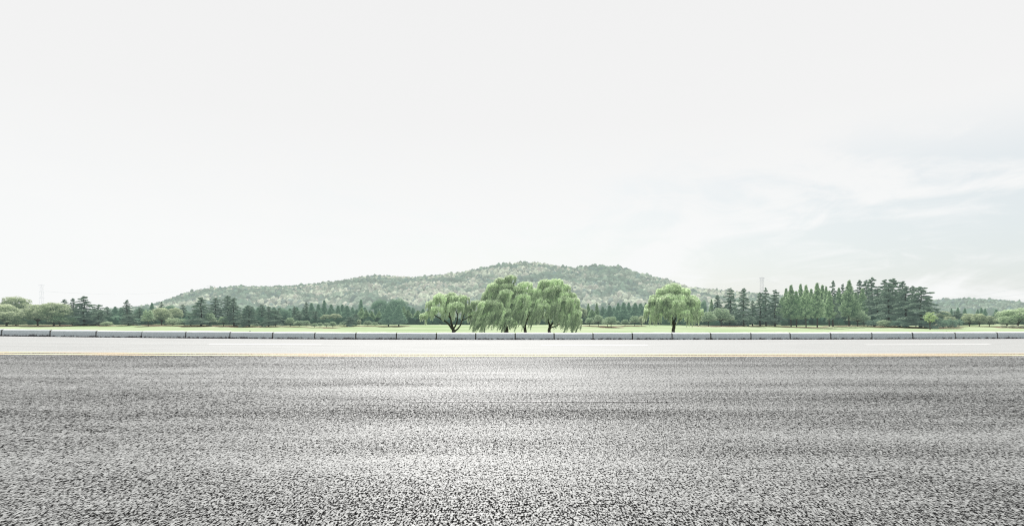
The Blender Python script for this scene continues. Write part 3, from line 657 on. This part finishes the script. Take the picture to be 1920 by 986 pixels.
pp = rs.uniform(-120, 2040, NH); tt = rs.uniform(0, 1, NH)**.85; dd = 352+tt*476
n1 = fbm(pp, dd, .012, 2.0); n2 = fbm(pp, dd, .045, 7.0)
zz = hillz(pp, dd); xx = (pp-CX)/F*dd
lowh = (ridge(pp) > 585)
right = pp > 1480
bamb = np.clip(.5+1.5*n1+.5*n2, 0, 1)
bamb = np.where((tt > .12), bamb, .15); bamb = np.where(right, bamb*.35, bamb)
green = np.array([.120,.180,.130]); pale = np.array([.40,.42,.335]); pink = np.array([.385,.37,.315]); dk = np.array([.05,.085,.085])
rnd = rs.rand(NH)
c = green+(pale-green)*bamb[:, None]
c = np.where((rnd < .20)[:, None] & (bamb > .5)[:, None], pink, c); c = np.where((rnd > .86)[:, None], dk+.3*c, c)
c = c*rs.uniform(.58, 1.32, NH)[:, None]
rad = rs.uniform(.9, 2.3, NH)*(1+.2*(bamb < .3)); hg = rad*rs.uniform(.85, 1.5, NH)*np.where(rs.rand(NH) < .05, 1.5, 1)
P = np.stack([xx, dd, zz+rad*.8], -1)
keep = ~lowh
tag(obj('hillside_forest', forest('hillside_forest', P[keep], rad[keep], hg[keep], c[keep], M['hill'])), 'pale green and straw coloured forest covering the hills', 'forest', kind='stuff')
# belt of far woods at the foot of the hill, wholly behind the rows of trees
rs.seed(78); NW = 2600
pw = rs.uniform(-150, 2060, NW); dw = rs.uniform(288, 350, NW)
topy = np.interp(pw, [-150,0,200,280,340,450,560,800,1100,1250,1450,1600,1740,1800,1950,2060], [590,590,586,580,583,583,576,576,578,578,582,592,592,588,586,588])
zt = CAMH+(HOR-topy)/F*dw; q = rs.uniform(.15, 1, NW); rw = rs.uniform(1.3, 2.3, NW)
zw = -1.2+(zt+1.2)*q - rw*.6
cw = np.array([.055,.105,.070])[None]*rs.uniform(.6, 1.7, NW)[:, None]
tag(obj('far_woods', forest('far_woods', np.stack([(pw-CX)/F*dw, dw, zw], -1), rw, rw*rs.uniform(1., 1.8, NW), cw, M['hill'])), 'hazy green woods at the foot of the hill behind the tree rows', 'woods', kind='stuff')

rs.seed(79); NU = 5200
pu = rs.uniform(-150, 2060, NU); du = rs.uniform(163, 225, NU)
okp = ~(((pu > 250) & (pu < 262)) | ((pu > 1744) & (pu < 1752)))
pu, du = pu[okp], du[okp]; NU = len(pu)
ru = rs.uniform(.5, 1.25, NU); topu = .6*rs.normal(size=NU) + np.interp(pu, [-150,0,200,260,450,640,800,1240,1460,1600,1740,1900,2060], [597,597,598,600,598,600,599,598,596,597,598,602,602])
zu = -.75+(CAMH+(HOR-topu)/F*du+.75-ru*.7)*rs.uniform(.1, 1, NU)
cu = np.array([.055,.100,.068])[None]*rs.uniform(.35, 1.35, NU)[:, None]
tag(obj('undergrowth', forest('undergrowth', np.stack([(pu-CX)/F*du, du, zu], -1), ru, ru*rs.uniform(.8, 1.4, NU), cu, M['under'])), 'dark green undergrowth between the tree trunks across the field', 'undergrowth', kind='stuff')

# ---------------------------------------------------------------- concrete barrier blocks
J = [-84,3,93,179,265,348,431,511,590,667,743,818,892,966,1039,1112,1186,1260,1333,1408,1482,1558,1635,1712,1791,1870,1950]
near_ = {4:'before the leafy clump at the left', 12:'left of the spreading willow'}
def kerb_mesh(Lx, dz1, seed):
    rnd = random.Random(seed)
    prof = [(0,0),(.0,.10),(.012,.318),(.03,.330),(.165,.388),(.34,.392),(.36,.375),(.37,0)]   # front foot, battered face, top sloped to the road to catch light, back
    n = 14; mb = MB(); k = len(prof)
    xs_ = [0,.012]+[Lx*i/(n-1) for i in range(1, n-1)]+[Lx-.012, Lx]
    for i, x in enumerate(xs_):
        ins = .012 if i in (0, len(xs_)-1) else 0
        for j, (y, z) in enumerate(prof):
            w = 0 if j in (0, k-1) else 1
            mb.v.append(Vector((x+(rnd.uniform(-.004, .004) if 0 < i < len(xs_)-1 else 0), y+(ins if j < 4 else -ins*.5)+w*rnd.uniform(-.003, .003), z-(ins*.8 if 1 < j < 7 else 0)+dz1*x/Lx+w*rnd.uniform(-.004, .004)-(.05 if w == 0 else 0))))
    for i in range(len(xs_)-1):
        for j in range(k):
            A = i*k+j; B = i*k+(j+1) % k; mb.f.append((A, A+k, B+k, B))
    mb.f.append(tuple(range(k))); mb.f.append(tuple((len(xs_)-1)*k+j for j in range(k))[::-1])
    return mb.mesh('kerb_block', M['stone'])
for i in range(len(J)-1):
    gp = 1.0
    x0 = (J[i]+gp-CX)/F*Y_K; x1 = (J[i+1]-gp-CX)/F*Y_K
    z0 = float(roadz(x0)); z1 = float(roadz(x1)); rnd = random.Random(i*7+1)
    o = obj('barrier_block', kerb_mesh(x1-x0, z1-z0, i)); o.location = (x0, Y_K+rnd.uniform(-.025, .025), z0+rnd.uniform(-.008, .008)); o.rotation_euler = (rnd.uniform(-.02, .02), 0, rnd.uniform(-.006, .006))
    bw = 'long low grey concrete barrier block'
    extra = {0:'cut off by the left edge of the photo'}
    if i == 0: lab = 'sliver of concrete barrier block cut off at the left edge'
    elif i == len(J)-2: lab = 'concrete barrier block cut off at the right edge'
    else: lab = f'grey concrete barrier block, {ORD[i]} from the left in the roadside row'
    if i == len(J)-2: lab = 'grey concrete barrier block cut off by the right edge of the photo'
    tag(o, lab, 'barrier block', 'concrete barrier blocks along the far road edge')
    if i < len(J)-2:
        mj = MB(); w = 2*gp/F*Y_K; Lx = x1-x0
        mj.box(Lx-.004, Lx+w+.004, .05, .33, -.04+(z1-z0), .352+(z1-z0)); obj('mortar_joint', mj.mesh('mortar_joint', M['joint']), o)

# ---------------------------------------------------------------- power pylons and cables
def pylon(px, D, top, wpx, base_z, mat, label, arms, th, head=1.0):
    x = (px-CX)/F*D; zt = CAMH+(HOR-top)/F*D; H = zt-base_z; W = wpx/F*D
    root = tree_root('power_pylon', (x, D, base_z), label, 'pylon')
    leg = lambda sx, sy: [(sx*W*.45, sy*W*.45, 0), (sx*W*.2, sy*W*.2, H*.62), (sx*W*.17, sy*W*.17, H)]
    for sx in (-1, 1):
        for sy in (-1, 1):
            mb = MB(); mb.tube(leg(sx, sy), [th, th*.9, th*.8], 4); obj('leg', mb.mesh('pylon_leg', mat), root)
    mb = MB(); n = 4
    def hw(z): return W*.45+(W*.2-W*.45)*z/(H*.62) if z < H*.62 else W*.2+(W*.17-W*.2)*(z-H*.62)/(H*.38)
    zs = [H*i/n for i in range(n+1)]
    for a, b in zip(zs[:-1], zs[1:]):
        wa, wb = hw(a), hw(b)
        for (p, q) in (((-1,-1),(1,-1)),((1,-1),(1,1)),((1,1),(-1,1)),((-1,1),(-1,-1))):
            mb.tube([(p[0]*wa, p[1]*wa, a), (q[0]*wb, q[1]*wb, b)], [th*.38]*2, 3); mb.tube([(q[0]*wa, q[1]*wa, a), (p[0]*wb, p[1]*wb, b)], [th*.38]*2, 3)
            mb.tube([(p[0]*wb, p[1]*wb, b), (q[0]*wb, q[1]*wb, b)], [th*.6]*2, 3)
    obj('lattice', mb.mesh('pylon_lattice', mat), root)
    for (fz, span) in arms:
        am = MB(); z = H*fz; s = span*W
        am.tube([(-s, 0, z), (s, 0, z)], [th*.9]*2, 4); am.tube([(-s, 0, z), (0, 0, z+H*.03), (s, 0, z)], [th*.6]*3, 4)
        for sx in (-1, 1): am.tube([(sx*s, 0, z), (sx*s, 0, z-H*.03)], [th*.6]*2, 4); am.tube([(sx*s, 0, z), (sx*s, 0, z+H*.02)], [th*.5]*2, 4)
        obj('cross_arm', am.mesh('pylon_arm', mat), root)
pylon(1428.5, 560, 521, 13, 3, M['steel'], 'steel lattice pylon rising behind the cedars right of the hill', [(.995, .36), (.93, .30), (.66, .28)], .06)
pylon(78, 640, 534, 10, -1, M['steel_far'], 'faint steel lattice pylon above the leafy trees at the left', [(.99, .6), (.80, .45), (.62, .5)], .04)
pylon(395, 860, 535.5, 9, 25, M['steel_far'], 'tiny faint pylon top on the left slope of the hill', [(.99, .9), (.86, .6)], .07)
def cable(p0, p1, sag, r, label):
    n = 24; pts = []
    A = Vector(p0); B = Vector(p1)
    for i in range(n+1):
        t = i/n; p = A.lerp(B, t); p.z -= sag*4*t*(1-t); pts.append(p)
    mb = MB(); mb.tube(pts, [r]*(n+1), 4); tag(obj('power_cable', mb.mesh('power_cable', M['wire'])), label, 'power cable', 'power cables strung from the pylons')
w3 = lambda px, py, D: ((px-CX)/F*D, D, CAMH+(HOR-py)/F*D)
cable(w3(1422, 528, 560), w3(1150, 547, 900), 4, .06, 'power cable running from the right pylon toward the hill')
cable(w3(1436, 524, 560), w3(1940, 533, 420), 16, .05, 'upper power cable crossing the sky to the right edge')
cable(w3(1436, 541, 560), w3(1940, 548, 420), 10, .05, 'lower power cable crossing above the low right hill')
cable(w3(85, 546, 640), w3(395, 538, 860), 6, .07, 'power cable between the two faint pylons on the left')

# ---------------------------------------------------------------- small house, stone, weeds
hx, hy, hz_ = (1862-CX)/F*330, 330, 0.0
hr = tree_root('house', (hx, hy, -1.2), 'small house with reddish roof glimpsed above the trees at the right', 'house')
def box_mesh(n, x0, x1, y0, y1, z0, z1, m): b = MB(); b.box(x0, x1, y0, y1, z0, z1); return b.mesh(n, m)
obj('wall', box_mesh('house_wall', -3.2, 3.2, -3, 3, -.2, 3.6, M['hwall']), hr)
rm = MB(); e = .35
rm.poly([(-3.6,-3.6,3.55),(3.6,-3.6,3.55),(3.6,0,5.1),(-3.6,0,5.1)]); rm.poly([(3.6,3.6,3.55),(-3.6,3.6,3.55),(-3.6,0,5.1),(3.6,0,5.1)])
rm.poly([(-3.6,-3.6,3.55),(-3.6,0,5.1),(-3.6,3.6,3.55)]); rm.poly([(3.6,-3.6,3.55),(3.6,3.6,3.55),(3.6,0,5.1)])
obj('roof', rm.mesh('house_roof', M['hroof']), hr)
for wx in (-2, 0, 2): obj('window', box_mesh('house_window', wx-.45, wx+.45, -3.04, -2.9, 1.6, 2.9, M['hglass']), hr)
def rock(px, py, D, s, label):
    V, Fc = ico(2); rs.seed(3); V = V*(1+rs.uniform(-.2, .2, len(V)))[:, None]*np.array([1.6, .8, .7])*s
    x = (px-CX)/F*D; o = obj('rock', np_mesh('rock', V, Fc, M['rock'])); o.location = (x, D, CAMH-(py-HOR)/F*D); tag(o, label, 'rock')
xk = (477-CX)/F*34.5
V, Fc = ico(2); rs.seed(3)
o = obj('stone', np_mesh('stone', V*(1+rs.uniform(-.2, .2, len(V)))[:, None]*np.array([.05, .03, .025]), Fc, M['rock'])); o.location = (xk, Y_K+.22, float(roadz(xk))+.405); tag(o, 'small dark stone lying on top of the barrier left of centre', 'stone')
def weed(px, top, seed, label):
    rs.seed(seed); D = 36.2; x = (px-CX)/F*D; z = float(groundz(x, D)); h = CAMH-(top-HOR)/F*D-z
    k = 160; t = rs.rand(k); az = rs.uniform(0, 6.28, k); r = .32*t*rs.uniform(.3, 1, k)
    C = np.stack([np.cos(az)*r, np.sin(az)*r, t*h], 1); al = np.stack([np.cos(az)*.6, np.sin(az)*.6, np.full(k, 1.)], 1)
    o = obj('weed', leaves('weed', C, np.cross(al, rs.normal(size=(k, 3))), rs.uniform(.03, .07, k), rs.uniform(.01, .02, k), rs.uniform(.4, .9, k), M['sapling'], along=unit(al))); o.location = (x, D, z); tag(o, label, 'weed')
weed(1782, 620.0, 4, 'green weed poking above the barrier near the right')
weed(1775, 622.0, 5, 'smaller weed left of the green weed behind the barrier')

# ---------------------------------------------------------------- sky, sun, camera
SUN_EL, SUN_AZ = 40.0, -4.0        # azimuth from +Y (view direction), negative = left
w = bpy.data.worlds.new('World'); S.world = w; w.use_nodes = True; nt = w.node_tree; nt.nodes.clear()
out = nt.nodes.new('ShaderNodeOutputWorld'); bg = N(nt, 'Background')
sky = N(nt, 'TexSky', sky_type='NISHITA', sun_disc=False, sun_elevation=R(SUN_EL), sun_rotation=R(SUN_AZ), air_density=1.0, dust_density=2.0, ozone_density=1.5)
blue = N(nt, 'VectorMath', operation='SCALE'); nt.links.new(sky.outputs[0], blue.inputs[0]); blue.inputs['Scale'].default_value = .10
tc = N(nt, 'TexCoord'); sx = N(nt, 'SeparateXYZ'); L(nt, tc, 'Generated', sx, 0)
X, Y, Z = sx.outputs
zc = math_(nt, 'ADD', math_(nt, 'MAXIMUM', Z, 0.0), .13)
cv = N(nt, 'CombineXYZ'); nt.links.new(math_(nt, 'DIVIDE', X, zc), cv.inputs[0]); nt.links.new(math_(nt, 'DIVIDE', Y, zc), cv.inputs[1])
rotm = N(nt, 'Mapping'); rotm.inputs['Rotation'].default_value = (0, 0, .5); rotm.inputs['Scale'].default_value = (1.0, 1.35, 1); L(nt, cv, 0, rotm, 0)
wn = N(nt, 'TexNoise'); wn.inputs['Scale'].default_value = 1.5; wn.inputs['Detail'].default_value = 10; wn.inputs['Roughness'].default_value = .6; wn.inputs['Distortion'].default_value = .55
nt.links.new(rotm.outputs[0], wn.inputs['Vector'])
d3 = N(nt, 'Mapping'); d3.inputs['Rotation'].default_value = (0, R(-14), 0); d3.inputs['Scale'].default_value = (1.0, 1.0, 2.6); L(nt, tc, 'Generated', d3, 0)
def sky_noise(scale, rough, dist, off):
    o = N(nt, 'VectorMath', operation='ADD'); nt.links.new(d3.outputs[0], o.inputs[0]); o.inputs[1].default_value = off
    n_ = N(nt, 'TexNoise'); n_.inputs['Scale'].default_value = scale; n_.inputs['Detail'].default_value = 10; n_.inputs['Roughness'].default_value = rough; n_.inputs['Distortion'].default_value = dist
    nt.links.new(o.outputs[0], n_.inputs['Vector']); return n_.outputs['Fac']
both = math_(nt, 'ADD', math_(nt, 'MULTIPLY', sky_noise(2.1, .55, .9, (3.1, 0, .4)), .62), math_(nt, 'MULTIPLY', sky_noise(6.0, .60, 1.4, (7.3, 2, 0)), .38))
hole = ramp(nt, both, [(.42, 1.0), (.56, 0.06)], 'EASE')
lowz = ramp(nt, Z, [(.0, .85), (.06, 1), (.17, .85), (.29, .0)], 'EASE')
side = ramp(nt, math_(nt, 'ADD', math_(nt, 'MULTIPLY', X, .5), .5), [(.30, .05), (.48, .60), (.74, 1.0)])
thin = math_(nt, 'MULTIPLY', math_(nt, 'MULTIPLY', hole, lowz), math_(nt, 'MULTIPLY', side, .62))
cloud = ramp(nt, Z, [(0, (.955,.968,.962)), (.12, (.945,.957,.952)), (.30, (.895,.898,.895)), (.55, (.872,.872,.872))])
skyc = mixc(nt, thin, cloud, mixc(nt, .62, blue.outputs[0], (.70,.80,.81)))
nt.links.new(skyc, bg.inputs[0]); bg.inputs[1].default_value = 1.0
nt.links.new(bg.outputs[0], out.inputs[0])
sd = bpy.data.lights.new('sun', 'SUN'); sd.energy = 4.6; sd.angle = R(.5); sd.color = (1, .98, .955)
so = bpy.data.objects.new('sun', sd); link(so)
dirv = Vector((math.sin(R(SUN_AZ))*math.cos(R(SUN_EL)), math.cos(R(SUN_AZ))*math.cos(R(SUN_EL)), math.sin(R(SUN_EL))))
so.rotation_euler = dirv.to_track_quat('Z', 'Y').to_euler(); so.location = dirv*50
cam = bpy.data.cameras.new('camera'); cam.sensor_width = 36; cam.lens = 36*F/1920; cam.shift_y = (HOR-493)/1920; cam.clip_end = 20000; cam.clip_start = .05
co = bpy.data.objects.new('camera', cam); link(co); co.location = (0, 0, CAMH); co.rotation_euler = (R(90), 0, 0); S.camera = co
S.view_settings.view_transform = 'Standard'; S.view_settings.look = 'None'; S.view_settings.exposure = 0
S.render.engine = 'CYCLES'; S.cycles.use_denoising = False; S.cycles.max_bounces = 6; S.cycles.transparent_max_bounces = 4; S.cycles.sample_clamp_indirect = 4
S.cycles.filter_width = 1.2
